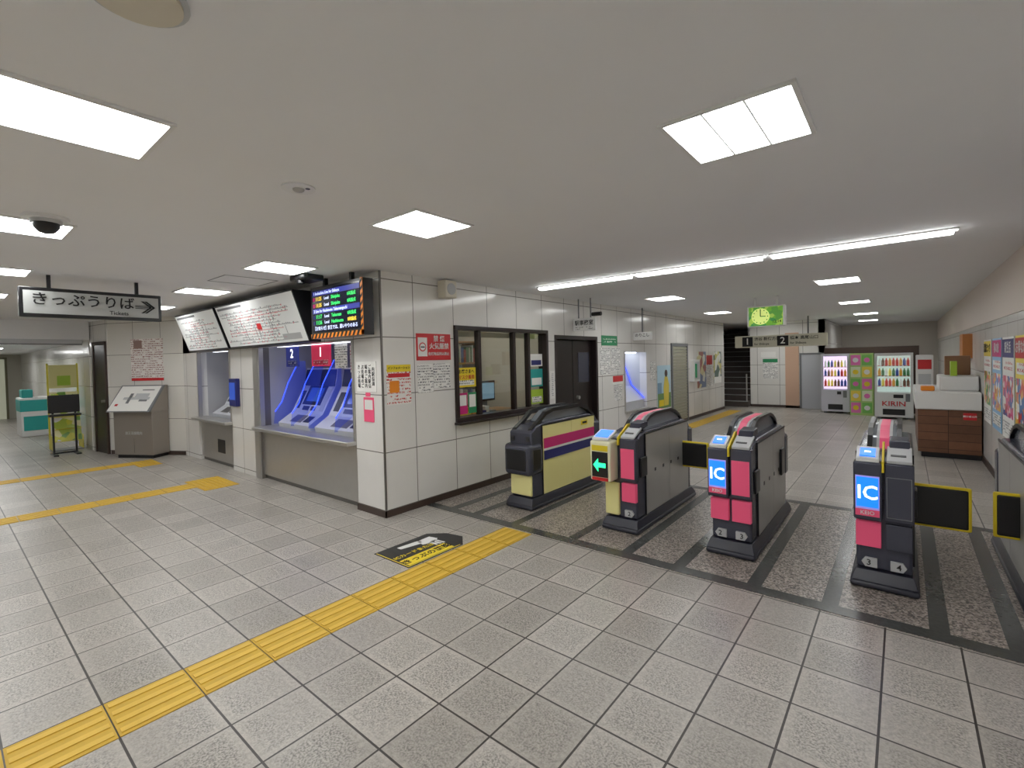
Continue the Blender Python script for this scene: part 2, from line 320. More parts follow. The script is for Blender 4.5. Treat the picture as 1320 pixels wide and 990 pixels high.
# ---------------------------------------------------------------- ticket area
TC=G('ticket_counter',(-5.85,3.0,0))
for (a,b) in ((-7.05,-4.65),(-9.5,-8.05)):
    TC.box('apron',(a,b,YT+.03,YT+.09,.06,.7),STEEL); TC.box('plinth',(a,b,YT+.06,YT+.09,0,.06),STEELD)
    TC.box('sill',(a-.02,b+.02 if b<-5 else b,YT-.12,YT+.14,.7,.75),STEEL,.012)
    TC.box('shelf',(a,b,YT+.09,3.75,.66,.72),GREYL)
    TC.box('back_panel',(a,b,3.75,3.8,.66,1.9),mat('recess_back',(112,114,130),.4)); 
    TC.boxes('jambs',[(a-.02,a,3.09,3.8,.66,1.9),(b,b+.02,3.09,3.8,.66,1.9)],mat('jamb_grey',(180,180,182),.4))
    TC.boxes('steel_jamb',[(a,a+.04,YT-.01,YT+.05,.75,1.86),(b-.04,b,YT-.01,YT+.05,.75,1.86)],STEEL)
    TC.box('top_lining',(a,b,3.09,3.8,1.88,1.92),GREYL)
    TC.box('recess_light',(a+.15,b-.15,3.14,3.2,1.86,1.88),mat('recess_tube',(240,245,255),.5,emit=3))
TC.box('end_post',(-7.2,-7.05,YT-.02,YT,0,1.86),STEEL)
TC.boxes('coin_tray_niche',[(-8.75,-8.45,YT+.025,YT+.03,.2,.42)],BLACK)
def machine(x0,x1,col,fins=()):
    g=G('ticket_vending_machine',((x0+x1)/2,3.3,.72)); z=.72
    g.prism('body',[(3.12,z),(3.1,.8),(3.3,.93),(3.5,1.3),(3.55,1.55),(3.75,1.55),(3.75,z)],'x',x0,x1,SILV)
    def sl(n,t0,t1,a,b,m,off=.004,p=((3.3,.93),(3.5,1.3))):
        (ya,za),(yb,zb)=p; L=math.hypot(yb-ya,zb-za); ny,nz=-(zb-za)/L*off,(yb-ya)/L*off
        q=lambda t,o:(ya+(yb-ya)*t+ny*o,za+(zb-za)*t+nz*o)
        g.prism(n,[q(t0,0),q(t1,0),q(t1,1),q(t0,1)],'x',a,b,m)
    w=x1-x0
    sl('bezel',.3,.99,x0+w*.22,x0+w*.8,BLACK,.002)
    sl('screen',.42,.92,x0+w*.3,x0+w*.72,mat('screen_dim',(50,80,160),.15,emit=.4))
    sl('coin_panel',.1,.9,x0+w*.83,x0+w*.95,GREYL); sl('bill_slot',.1,.25,x0+w*.3,x0+w*.5,BLACK); sl('card_slot',.1,.25,x0+w*.56,x0+w*.7,NAVY)
    sl('ic_pad',.15,.8,x0+w*.06,x0+w*.18,BLACK)
    sl('tray',.2,.8,x0+w*.3,x0+w*.65,STEELD,.004,((3.1,.8),(3.3,.93)))
    sl('coin_cup',.25,.75,x0+w*.7,x0+w*.88,BLACK,.005,((3.1,.8),(3.3,.93)))
    g.prism('upper_panel',[(3.5,1.3),(3.54,1.53),(3.536,1.53),(3.49,1.3)],'x',x0+w*.02,x0+w*.98,col)
    for x in fins:
        P=[(3.06,.78),(3.08,.95),(3.18,1.08),(3.28,1.35),(3.45,1.66),(3.55,1.66),(3.55,.76)]
        g.prism('divider',P,'x',x-.004,x+.004,ACRYL); g.tube('edge_glow',[(x,p[0],p[1]) for p in P[1:5]],.006,BLUEG)
    return g
UPN=mat('upper_navy',(28,32,70),.3)
machine(-6.85,-6.0,UPN,(-6.9,-6.4)); machine(-5.85,-4.8,UPN,(-5.93,-5.3)); machine(-9.35,-8.5,UPN,(-8.42,))
def hsign(x0,x1,c,num,nm):
    y=3.16; g=G('hanging_number_sign',((x0+x1)/2,y,1.75)); g.box('plate',(x0,x1,y,y+.015,1.58,1.855),mat(nm,c,.4,emit=.35)); g.text('number',num,((x0+x1)/2,y-.003,1.755),.17,'y-',WTXT); g.box('caption',(x0+.05,x1-.05,y-.003,y,1.6,1.66),textmat(nm+'t','y',c,(245,245,250),.035,120))
hsign(-6.68,-6.34,(40,50,130),'2','sign_navy'); hsign(-5.98,-5.52,(205,40,80),'1','sign_pink')
TXY=textmat('notice_text_y','y',(240,239,236),(70,70,80),.03,110); TXX=textmat('notice_text_x','x',(240,239,236),(80,80,90),.03,110)
TXR=textmat('notice_text_red','x',(240,236,232),(200,60,60),.035,90)
TXYR=textmat('notice_text_red_y','y',(240,236,232),(200,60,80),.035,90)
def notice(name,plane,c,a0,a1,z0,z1,m,bands=(),th=.006):
    loc={'x+':(c,(a0+a1)/2,(z0+z1)/2),'x-':(c,(a0+a1)/2,(z0+z1)/2),'y-':((a0+a1)/2,c,(z0+z1)/2)}[plane]
    g=G(name,loc)
    def B(n,p0,p1,q0,q1,t0,t1,mm):
        if plane=='x+': g.box(n,(c+t0,c+t1,p0,p1,q0,q1),mm)
        elif plane=='x-': g.box(n,(c-t1,c-t0,p0,p1,q0,q1),mm)
        else: g.box(n,(p0,p1,c-t1,c-t0,q0,q1),mm)
    B('sheet',a0,a1,z0,z1,0,th,m)
    for i,b in enumerate(bands): B('band_%d'%i,a0+(a1-a0)*b[0],a0+(a1-a0)*b[1],z0+(z1-z0)*b[2],z0+(z1-z0)*b[3],th,th+.001*(1+i*.3),b[4])
    return g
notice('hanging_notice','y-',3.17,-5.42,-5.15,1.55,1.85,TXY); notice('hanging_notice','y-',3.17,-5.08,-4.86,1.5,1.82,TXYR)
g=G('handwritten_notice',(-4.42,YT,1.46)); g.box('sheet',(-4.6,-4.24,YT-.006,YT,1.3,1.62),PAPER)
for i in range(5): g.text('column','きっぷ売場のご案内駅係員'[i*2:i*2+5].replace('',"\n").strip(),(-4.55+i*.065,YT-.007,1.46),.05,'y-',BTXT)
notice('pink_notice','y-',YT,-4.48,-4.3,.98,1.24,PINK,[(.1,.9,.5,.9,PAPER)])
g=notice('pink_notice','y-',YT,-4.44,-4.36,1.25,1.29,PINK)
tb=G('card_info_display',(-7.9,2.9,1.2)); tb.box('case',(-7.98,-7.72,2.88,YT,1.0,1.42),NAVY,.01); tb.box('screen',(-7.95,-7.75,2.876,2.88,1.1,1.36),mat('tablet_screen',(40,70,160),.3,emit=.8))
MB=G('fare_map_board',(-7.3,2.7,2.15))
prof=[(2.6,2.46),(2.8,1.87),(YT-.002,1.87),(YT-.002,2.46)]
def face(t,o=0):
    ya,za,yb,zb=2.8,1.87,2.6,2.46; L=math.hypot(yb-ya,zb-za); return (ya+(yb-ya)*t-(zb-za)/L*o, za+(zb-za)*t+(yb-ya)/L*o)
MB.prism('case_a',prof,'x',-7.62,-5.32,BLACK,.004); MB.prism('case_b',prof,'x',-9.38,-7.70,BLACK,.004)
def mpoly(t0,t1,a,b,o=.004): return ([face(t0),face(t1),face(t1,o),face(t0,o)],'x',a,b)
def mp(n,t0,t1,a,b,m,o=.004): MB.prism(n,*mpoly(t0,t1,a,b,o),m)
BW=mat('board_white',(236,238,236),.35,emit=.1)
mp('sheet_a',.03,.97,-7.6,-5.34,BW); mp('sheet_b',.03,.97,-9.36,-7.72,BW)
rr=random.Random(5)
for (a,b) in ((-7.55,-5.4),(-9.3,-7.78)):
    mp('heading',.88,.93,a,a+.8,GREY,.006)
    stops=[];nums=[];greys=[];reds=[]
    for i in range(12):
        t=.08+.062*i; x0=a+rr.random()*.5; x1=b-rr.random()*.6
        (reds if i in (4,9) else greys).append(mpoly(t,t+.008,x0,x1,.0055))
        k=x0
        while k<x1:
            if rr.random()<.75: stops.append(mpoly(t+.014,t+.014+rr.random()*.03,k,k+.01+rr.random()*.012,.005))
            if rr.random()<.2: nums.append(mpoly(t-.01,t+.016,k,k+.02,.006))
            k+=.045
    for i in range(9):
        k=a+.2+rr.random()*(b-a-.4); t=.1+rr.random()*.4; greys.append(mpoly(t,t+.15+rr.random()*.25,k,k+.008,.0056))
    MB.prisms('route_lines',greys,GREY); MB.prisms('route_lines_red',reds,RED); MB.prisms('station_names',stops,mat('map_ink',(70,72,90))); MB.prisms('fares',nums,mat('map_pink',(220,120,130)))
mp('here',.35,.48,-6.5,-6.38,RED,.007); mp('legend',.08,.2,-5.9,-5.45,GREYL,.006)
LB=G('departure_display_board',(-4.65,2.8,2.15)); x0,x1,z0,z1=-5.16,-4.14,1.89,2.46
LB.box('case',(x0,x1,2.74,2.86,z0,z1),BLACK,.004)
LB.box('screen',(x0+.05,x1-.05,2.736,2.74,z0+.07,z1-.03),mat('led_black',(8,10,32),.2,emit=.2))
LEDW=mat('led_white',(200,210,245),.4,emit=.8); LEDG=mat('led_green',(50,215,100),.4,emit=.8); LEDY=mat('led_yellow',(235,200,60),.4,emit=.8)
HB=mat('led_blue',(36,46,140),.4,emit=.35)
for zt,s_ in ((2.38,'1 Inokashira Line for Shibuya'),(2.185,'2 Line for Hashimoto Takaosanguchi')):
    LB.box('header',(x0+.05,x1-.05,2.732,2.736,zt-.022,zt+.03),HB); LB.text('header_text',s_,(x0+.08,2.73,zt+.002),.045,'y-',LEDW,'LEFT')
for zt,a,b,c in ((2.32,'11:25','Local','Shinjuku'),(2.25,'11:35','Local','Shinjuku'),(2.125,'11:17','Local','Takaosan'),(2.06,'11:26','Local','Hashimoto')):
    LB.text('time',a,(x0+.12,2.73,zt),.058,'y-',LEDY if zt>2.2 else LEDG,'LEFT'); LB.text('kind',b,(x0+.3,2.73,zt),.045,'y-',LEDW,'LEFT'); LB.text('dest',c,(x0+.44,2.73,zt),.052,'y-',LEDG,'LEFT'); LB.text('train','8両編成',(x0+.75,2.73,zt),.045,'y-',LEDY if zt<2.1 else LEDG,'LEFT')
    LB.box('line_badge',(x0+.06,x0+.1,2.732,2.736,zt-.02,zt+.02),MAG if zt>2.2 else NAVY)
LB.text('scroll','【お知らせ】京王では、思いやりのある',(x0+.07,2.73,1.995),.048,'y-',LEDW,'LEFT')
LB.box('hazard_base',(x0,x1,2.733,2.739,z0,z0+.05),ORANGE); LB.box('hazard_side',(x1-.035,x1,2.733,2.739,z0,z1),ORANGE)
k=x0; L=[]
while k<x1-.05:
    L.append(([(k,z0),(k+.035,z0),(k+.065,z0+.05),(k+.03,z0+.05)],'y',2.731,2.733)); k+=.075
k=z0+.06
while k<z1-.04:
    L.append(([(x1-.035,k),(x1,k+.03),(x1,k+.06),(x1-.035,k+.03)],'y',2.731,2.733)); k+=.075
LB.prisms('hazard_stripes',L,BTXT)
LB.boxes('hanger',[(x0+.2,x0+.24,2.78,2.82,z1,HC),(x1-.3,x1-.26,2.78,2.82,z1,HC)],BLACK)
sc=G('ceiling_projector_unit',(-4.9,2.6,HC)); sc.box('body',(-5.05,-4.75,2.45,2.68,HC-.06,HC),BLACK,.015); sc.cyl('lens',(-4.9,2.5,HC-.09),.04,.03,BLACK)
KS=G('hanging_direction_sign',(-6.5,1.1,2.28))
KS.box('frame',(-6.58,-6.5,.55,1.68,2.13,2.42),BLACK,.008); KS.box('face',(-6.5,-6.494,.58,1.65,2.165,2.385),mat('sign_face',(186,188,186),.4))
KS.text('label','きっぷうりば',(-6.49,1.03,2.3),.135,'x+',BTXT); KS.text('label_en','Tickets',(-6.49,1.3,2.2),.055,'x+',BTXT)
KS.boxes('arrow_shaft',[(-6.494,-6.488,1.44,1.6,2.262,2.268),(-6.494,-6.488,1.44,1.61,2.276,2.282),(-6.494,-6.488,1.44,1.6,2.29,2.296)],BTXT)
for s_ in (1,-1):
    for o in (0,.03):
        KS.prism('arrow_head',[(1.62-o,2.279),(1.6-o,2.279),(1.52-o,2.279+s_*.065),(1.545-o,2.279+s_*.065)],'x',-6.494,-6.488,BTXT)
KS.boxes('hanger',[(-6.55,-6.52,.75,.78,2.42,HC),(-6.55,-6.52,1.45,1.48,2.42,HC)],BLACK)
TAUPE=mat('cabinet_taupe',(150,142,134),.3,.4)
cb=G('brochure_cabinet',(-11.66+.1*.872,2.12+.1*.49,0),math.radians(29.3),local=True)
cb.box('body',(.42,1.24,-.36,-.02,.06,.84),TAUPE,.01); cb.box('plinth',(.46,1.2,-.33,-.02,0,.06),BLACK)
cb.prism('map_lectern',[(-.46,.84),(-.42,.84),(-.1,1.3),(-.14,1.3)],'x',.38,1.28,GREY); cb.prism('map_back',[(-.42,.84),(-.02,.84),(-.02,1.3),(-.1,1.3)],'x',.42,1.24,TAUPE)
cb.prism('map_sheet',[(-.463,.86),(-.457,.86),(-.145,1.285),(-.151,1.285)],'x',.41,1.25,PAPER)
def slant(u,v): return (-.463+(-.151+.463)*v-.003,.86+(.425)*v)
for (u0,u1,v0,v1,m_) in ((.6,1.15,.45,.55,GREYL),(.7,.76,.3,.7,GREY),(.82,1.1,.55,.7,GREYL),(.95,1.12,.38,.46,GREY),(.5,.56,.2,.28,RED),(.9,1.15,.82,.86,GREY)):
    a=slant(0,v0); b=slant(0,v1); cb.prism('map_shape',[a,b,(b[0]+.003,b[1]),(a[0]+.003,a[1])],'x',u0,u1,m_)
cb.text('label','京王沿線案内',(.85,-.365,.45),.06,'y-',GREYL); cb.box('door_line',(.848,.852,-.362,-.36,.1,.36),BLACK)
ps=G('wall_poster',(-11.66,2.12,0),math.radians(29.3),local=True)
ps.box('sheet',(.55,1.25,-.008,0,1.38,2.16),textmat('poster_txt_d','y',(240,234,230),(150,90,90),.04,80)); ps.boxes('portrait',[(.62,.8,-.01,-.008,1.98,2.13)],mat('poster_face',(150,120,110),.5)); ps.boxes('footer',[(.55,1.25,-.01,-.008,1.38,1.43)],RED)
# left corridor
pr=G('brochure_rack',(-13.2,1.72,0),math.pi/2,local=True)
BRO=blobmat('brochures',[(225,225,70),(190,210,80),(245,240,180),(120,170,70),(240,240,235)],9)
RYEL=mat('rack_yellow',(226,214,70),.45)
for i in range(4):
    z=.2+i*.24; y=-.22+.07*i
    pr.prism('tier_%d'%i,[(y,z),(y+.02,z),(y+.1,z+.25),(y+.08,z+.25)],'x',-.22,.2,BRO); pr.box('ledge_%d'%i,(-.23,.21,y-.02,y+.05,z-.015,z),RYEL)
pr.boxes('side_frames',[(-.24,-.23,-.24,.16,.02,.3),(.21,.22,-.24,.16,.02,.3),(-.25,-.22,.14,.16,.02,1.75),(.2,.23,.14,.16,.02,1.75)],RYEL); pr.box('header',(-.22,.2,.1,.13,1.25,1.72),mat('rack_header',(228,222,150),.5)); pr.box('header_lower',(-.1,.1,.095,.1,1.3,1.5),LIME); pr.box('base',(-.24,.22,-.24,.16,0,.02),GREY)
ad=G('easel_sign_stand',(-12.45,1.62,0),math.pi/2,local=True)
ad.boxes('posts',[(-.2,-.17,-.01,.02,.02,1.12),(.12,.15,-.01,.02,.02,1.12)],BLACK); ad.box('panel',(-.25,.2,-.03,-.01,.8,1.14),BLACK,.01); ad.boxes('shelf',[(-.25,.2,-.16,0,.74,.78)],BLACK)
ad.boxes('feet',[(-.22,-.15,-.25,.2,0,.025),(.1,.17,-.25,.2,0,.025),(-.2,.15,-.02,.03,.02,.05)],BLACK)
at=G('service_kiosk',(-17,1.6,0)); at.box('body',(-17.5,-16.6,1.35,1.95,0,.95),WHITE,.02); at.box('band',(-17.5,-16.595,1.345,1.95,.62,.9),TEAL); at.box('screen',(-17.3,-16.8,1.4,1.6,.95,1.15),TEAL,.02); at.box('side',(-16.6,-16.59,1.4,1.85,.15,.5),TEAL)
gd=G('glass_entrance',(-23.7,.5,0)); gd.boxes('frames',[(-23.78,-23.7,-.5+i*.7,-.44+i*.7,0,2.1) for i in range(4)]+[(-23.78,-23.7,-.5,1.6,2.04,2.1)],mat('door_olive',(120,116,90),.4)); gd.box('panes',(-23.76,-23.74,-.44,1.6,0,2.04),mat('pale_pane',(180,182,160),.2,emit=.35))
bm=G('corridor_beam',(-12.5,0,2.3)); bm.box('shutter_box',(-12.6,-12.41,-3,1.9,2.12,HC),GREYL); bm.box('shutter_slot',(-12.54,-12.46,-3,1.9,2.1,2.12),GREY)
# ---------------------------------------------------------------- office wall items
W=XW
wn=G('window_1',(W,4.92,1.45)); y0,y1,z0,z1=3.96,5.88,.87,2.03; fr=.05
wn.boxes('frame',[(W-.13,W+.03,y0,y1,z0,z0+fr),(W-.13,W+.03,y0,y1,z1-fr,z1),(W-.13,W+.03,y0,y0+fr,z0+fr,z1-fr),(W-.13,W+.03,y1-fr,y1,z0+fr,z1-fr)],FRAME,.004)
wn.boxes('mullions',[(W-.08,W-.01,y-.025,y+.025,z0+fr,z1-fr) for y in (4.42,5.12,5.45)],FRAME)
wn.box('glass',(W-.05,W-.045,y0+fr,y1-fr,z0+fr,z1-fr),GLASS)
wn.boxes('blind',[(W-.2,W-.19,y0+fr,y1-fr,z1-.12,z1-fr)],mat('blind_beige',(214,206,180),.5))
wn.box('sill',(W-.15,W+.1,y0-.02,y1+.02,z0-.03,z0),FRAME,.005)
g=notice('window_poster','x+',W-.04,4.03,4.36,1.28,1.52,YEL,[(.1,.9,.1,.35,TXX)],.004); g.text('line','お客さまへ',(W-.034,4.195,1.47),.055,'x+',BTXT); g.text('line','マスク着用',(W-.034,4.195,1.4),.055,'x+',RED)
notice('window_poster','x+',W-.04,4.03,4.2,.95,1.21,MAG,[(.1,.9,.4,.9,PAPER)],.004)
notice('window_poster','x+',W-.04,4.22,4.36,.95,1.21,GREEN,[(.1,.9,.3,.9,PAPER)],.004)
notice('window_poster','x+',W-.04,5.5,5.8,1.5,1.68,PAPER,[(.1,.9,.1,.5,NAVY)],.004)
notice('window_poster','x+',W-.04,5.5,5.8,1.2,1.46,TEAL,[(.1,.9,.1,.5,PAPER)],.004)
notice('window_poster','x+',W-.04,5.5,5.8,.95,1.16,LIME,[(.1,.9,.1,.5,TXX)],.004)
mbox('wall_office_interior',[(-7.0,-6.9,3.85,7.4,0,HC),(-6.9,W-t if 0 else W-.15,3.82,3.85,0,HC),(-6.9,W-.15,6.0,6.05,0,HC)],mat('office_wall',(206,200,188),.6))
ol=G('office_ceiling_light',(-5.3,4.9,HC)); ol.box('tube',(-5.9,-4.7,4.8,5.0,HC-.03,HC),mat('office_tube',(255,252,240),.5,emit=12)); ol.box('housing',(-5.95,-4.65,4.75,5.05,HC-.012,HC),WHITE)
sh=G('office_shelf',(-5.7,5.0,0)); sh.boxes('boards',[(-6.0,-5.6,3.9,5.95,z,z+.03) for z in (.5,.85,1.2,1.55,1.9)]+[(-6.0,-5.6,y,y+.03,0,1.93) for y in (3.9,4.6,5.3,5.93)],mat('shelf_wood',(170,130,90),.5))
cols=[mat('book_a',(200,190,170)),mat('book_b',(70,90,140)),mat('book_c',(150,60,50)),mat('book_d',(90,120,90)),mat('book_e',(225,225,220)),mat('book_f',(60,55,50))]
bb=[[] for _ in cols]
for z in (.53,.88,1.23,1.58):
    y=3.95
    while y<5.9:
        w=.025+rr.random()*.05; h=.18+rr.random()*.11
        if rr.random()<.9: bb[rr.randrange(6)].append((-5.9,-5.62,y,y+w-.003,z,z+h))
        y+=w
for i,b in enumerate(bb): sh.boxes('books_%d'%i,b,cols[i])
dk=G('office_desk',(-4.7,4.9,0)); dk.box('top',(-5.2,-4.3,3.9,5.9,.8,.84),mat('desk_wood',(170,136,100),.5)); dk.box('front',(-4.36,-4.32,3.9,5.9,0,.8),GREY); dk.boxes('legs',[(-5.2,-5.15,3.9,3.95,0,.8),(-5.2,-5.15,5.85,5.9,0,.8)],GREY)
mn=G('computer_monitor',(-4.8,5.2,.84)); mn.box('screen',(-4.86,-4.82,5.05,5.45,1.0,1.3),BLACK,.008); mn.box('neck',(-4.88,-4.85,5.2,5.3,.86,1.05),GREY); mn.box('foot',(-4.95,-4.75,5.12,5.38,.84,.86),GREY); mn.box('display',(-4.82,-4.815,5.08,5.42,1.03,1.27),mat('dim_screen',(120,150,170),.2,emit=.5))
pp=G('desk_papers',(-4.6,4.7,.84)); 
for i in range(7): 
    y=4.4+i*.09; pp.box('stack_%d'%i,(-4.7-.05*(i%3),-4.45-.03*(i%2),y,y+.08,.84,.87+.05*(i%3)),[WHITE,YEL,ORANGE,GREYL,NAVY,PAPER,GREY][i])
dr=G('door_2',(W-.15,6.74,0)); dr.box('leaf',(W-.13,W-.09,6.14,7.34,0,1.9),DARKDOOR,.004); dr.boxes('casing',[(W-.15,W+.01,6.08,6.14,0,1.97),(W-.15,W+.01,7.34,7.4,0,1.97),(W-.15,W+.01,6.14,7.34,1.91,1.97)],FRAME); dr.box('centre_line',(W-.09,W-.085,6.73,6.75,0,1.9),BLACK); dr.cyl('knob',(W-.09,6.85,.95),.03,.05,STEEL,'x'); dr.box('grille',(W-.09,W-.085,6.9,7.25,1.2,1.7),CHAR)
mbox('wall_behind_door',[(W-.3,W-.2,6.1,7.5,0,2.1)],BLACK)
notice('vertical_notice','x+',W,5.94,6.06,1.0,1.42,PAPER,[(.3,.7,.1,.9,TXX)])
g=notice('no_smoking_sign','x+',W,3.39,3.9,1.62,1.92,RED,[(.04,.3,.15,.85,PAPER)])
g.text('line','禁 煙',(W+.009,3.72,1.86),.075,'x+',WHITE); g.text('line','火気厳禁',(W+.009,3.72,1.775),.075,'x+',WHITE); g.text('line','危険物品持込禁止',(W+.009,3.715,1.69),.04,'x+',WHITE)
g.cyl('ring',(W+.007,3.475,1.77),.05,.002,RED,'x'); g.cyl('ring_in',(W+.009,3.475,1.77),.038,.001,PAPER,'x'); g.box('cig',(W+.01,W+.011,3.445,3.505,1.762,1.775),BTXT)
notice('wall_notice','x+',W,3.4,3.62,1.26,1.58,TXX); notice('wall_notice','x+',W,3.63,3.88,1.3,1.58,TXX)
g=notice('information_notice','x+',W,2.99,3.3,1.16,1.58,TXR,[(0,1,.82,1,YEL),(.05,.95,.68,.78,RED),(.1,.5,.3,.6,ORANGE)]); g.text('line','インフォメーション',(W+.01,3.145,1.545),.032,'x+',BTXT)
cl=G('wall_speaker',(W+.08,3.82,2.43)); cl.box('body',(W,W+.14,3.72,3.9,2.33,2.53),mat('speaker_cream',(222,216,200),.4),.015); cl.cyl('cone',(W+.14,3.81,2.43),.065,.006,GREYL,'x')
hs=G('hanging_office_sign',(W+.35,6.7,2.2)); hs.box('plate',(W+.02,W+.42,6.6,6.65,2.04,2.24),WHITE); hs.boxes('rod',[(W+.1,W+.12,6.62,6.63,2.24,HC),(W+.32,W+.34,6.62,6.63,2.24,HC)],GREY); hs.text('label','駅事務室',(W+.22,6.597,2.16),.085,'y-',BTXT); hs.box('sub',(W+.06,W+.38,6.597,6.6,2.06,2.1),textmat('subt','y',(235,235,232),(40,40,40),.03,120))
cam=G('wall_camera',(W+.1,7.2,2.35)); cam.cyl('body',(W,7.2,2.35),.035,.2,BLACK,'x'); cam.box('mount',(W,W+.03,7.15,7.25,2.3,2.4),WHITE)
notice('green_sign','x+',W,7.55,8.15,1.82,2.0,GREEN,[(.1,.9,.3,.7,textmat('gt','x',(40,140,90),(240,250,240),.06,60))])
notice('wall_poster','x+',W,7.5,7.85,1.3,1.78,TXX); notice('wall_poster','x+',W,7.9,8.25,1.35,1.78,TXX); notice('red_notice','x+',W,7.95,8.35,1.1,1.26,PAPER,[(0,1,.3,1,RED)]); notice('wall_poster','x+',W,8.0,8.3,.8,1.08,TXX)
fa=G('fare_adjustment_machine',(W-.3,8.95,.55))
fa.box('niche_back',(W-.75,W-.7,8.4,9.5,.5,1.75),GREYL); fa.boxes('niche_sides',[(W-.7,W-.15,8.4,8.45,.5,1.75),(W-.7,W-.15,9.45,9.5,.5,1.75),(W-.7,W-.15,8.45,9.45,1.7,1.75)],GREYL)
fa.prism('body',[(W-.7,.56),(W-.05,.56),(W-.05,.72),(W-.35,1.0),(W-.5,1.45),(W-.7,1.45)],'y',8.5,9.4,SILV)
fa.prism('screen',[(W-.385,1.1),(W-.37,1.1),(W-.46,1.38),(W-.475,1.38)],'y',8.7,9.1,SCRB)
fa.tube('edge_glow',[(W-.05,9.42,.75),(W-.33,9.42,1.02),(W-.5,9.42,1.5)],.008,BLUEG); fa.box('frame',(W-.02,W+.01,8.42,8.46,.55,1.72),STEEL); fa.boxes('sill',[(W-.1,W+.06,8.42,9.48,.52,.56)],STEEL)
fa.box('inner_light',(W-.5,W-.2,8.5,9.4,1.68,1.7),mat('niche_tube',(240,245,255),.5,emit=4))
hs=G('hanging_office_sign',(W+.3,8.8,2.1)); hs.box('plate',(W+.02,W+.4,8.8,8.84,1.93,2.08),WHITE); hs.text('label','のりこし',(W+.21,8.797,2.02),.075,'y-',BTXT); hs.box('rod',(W+.2,W+.22,8.81,8.83,2.08,HC),GREY)
tp=notice('travel_poster','x+',W+.001,10.0,10.75,.45,1.4,mat('sky_pale',(190,222,238)),[(0,1,0,.35,mat('tp_green',(110,150,90))),(.1,.45,.05,.2,YEL),(0,.3,.35,.6,mat('tp_mtn',(120,160,190)))])
tp.prism('figure',[(10.35,.5),(10.6,.5),(10.65,.95),(10.55,1.15),(10.4,1.15),(10.32,.9)],'x',W+.009,W+.011,mat('tp_fig',(225,205,80))); tp.cyl('figure_head',(W+.009,10.48,1.22),.08,.003,mat('tp_hair',(70,50,45)),'x')
notice('wall_notice','x+',W,9.65,9.9,1.1,1.5,TXX)
sg=G('shutter_panel',(W,11.3,1.0)); sg.boxes('slats',[(W,W+.02,10.85,11.8,.08+i*.07,.08+i*.07+.055) for i in range(25)],mat('shutter_grey',(170,170,150),.4,.3)); sg.boxes('rails',[(W,W+.035,10.8,10.85,0,1.85),(W,W+.035,11.8,11.85,0,1.85),(W,W+.035,10.8,11.85,1.83,1.9)],GREY)
pt=notice('public_telephone','x+',W,12.05,12.45,.95,1.5,WHITE,[(.1,.9,.1,.9,GREYL)],.12); pt.box('handset',(W+.12,W+.16,12.08,12.14,1.05,1.4),GREEN,.01)
notice('wall_poster','x+',W,12.6,13.3,.75,1.7,blobmat('po1',[(225,225,215),(150,70,60),(210,200,150),(90,110,150)],5)); notice('wall_poster','x+',W,13.35,13.85,.75,1.6,TXX,[(0,1,.7,1,RED)]); notice('wall_poster','x+',W,14.0,14.7,.8,1.7,blobmat('po2',[(230,230,225),(200,190,90),(60,90,80)],5),[(0,1,0,.2,PAPER)])
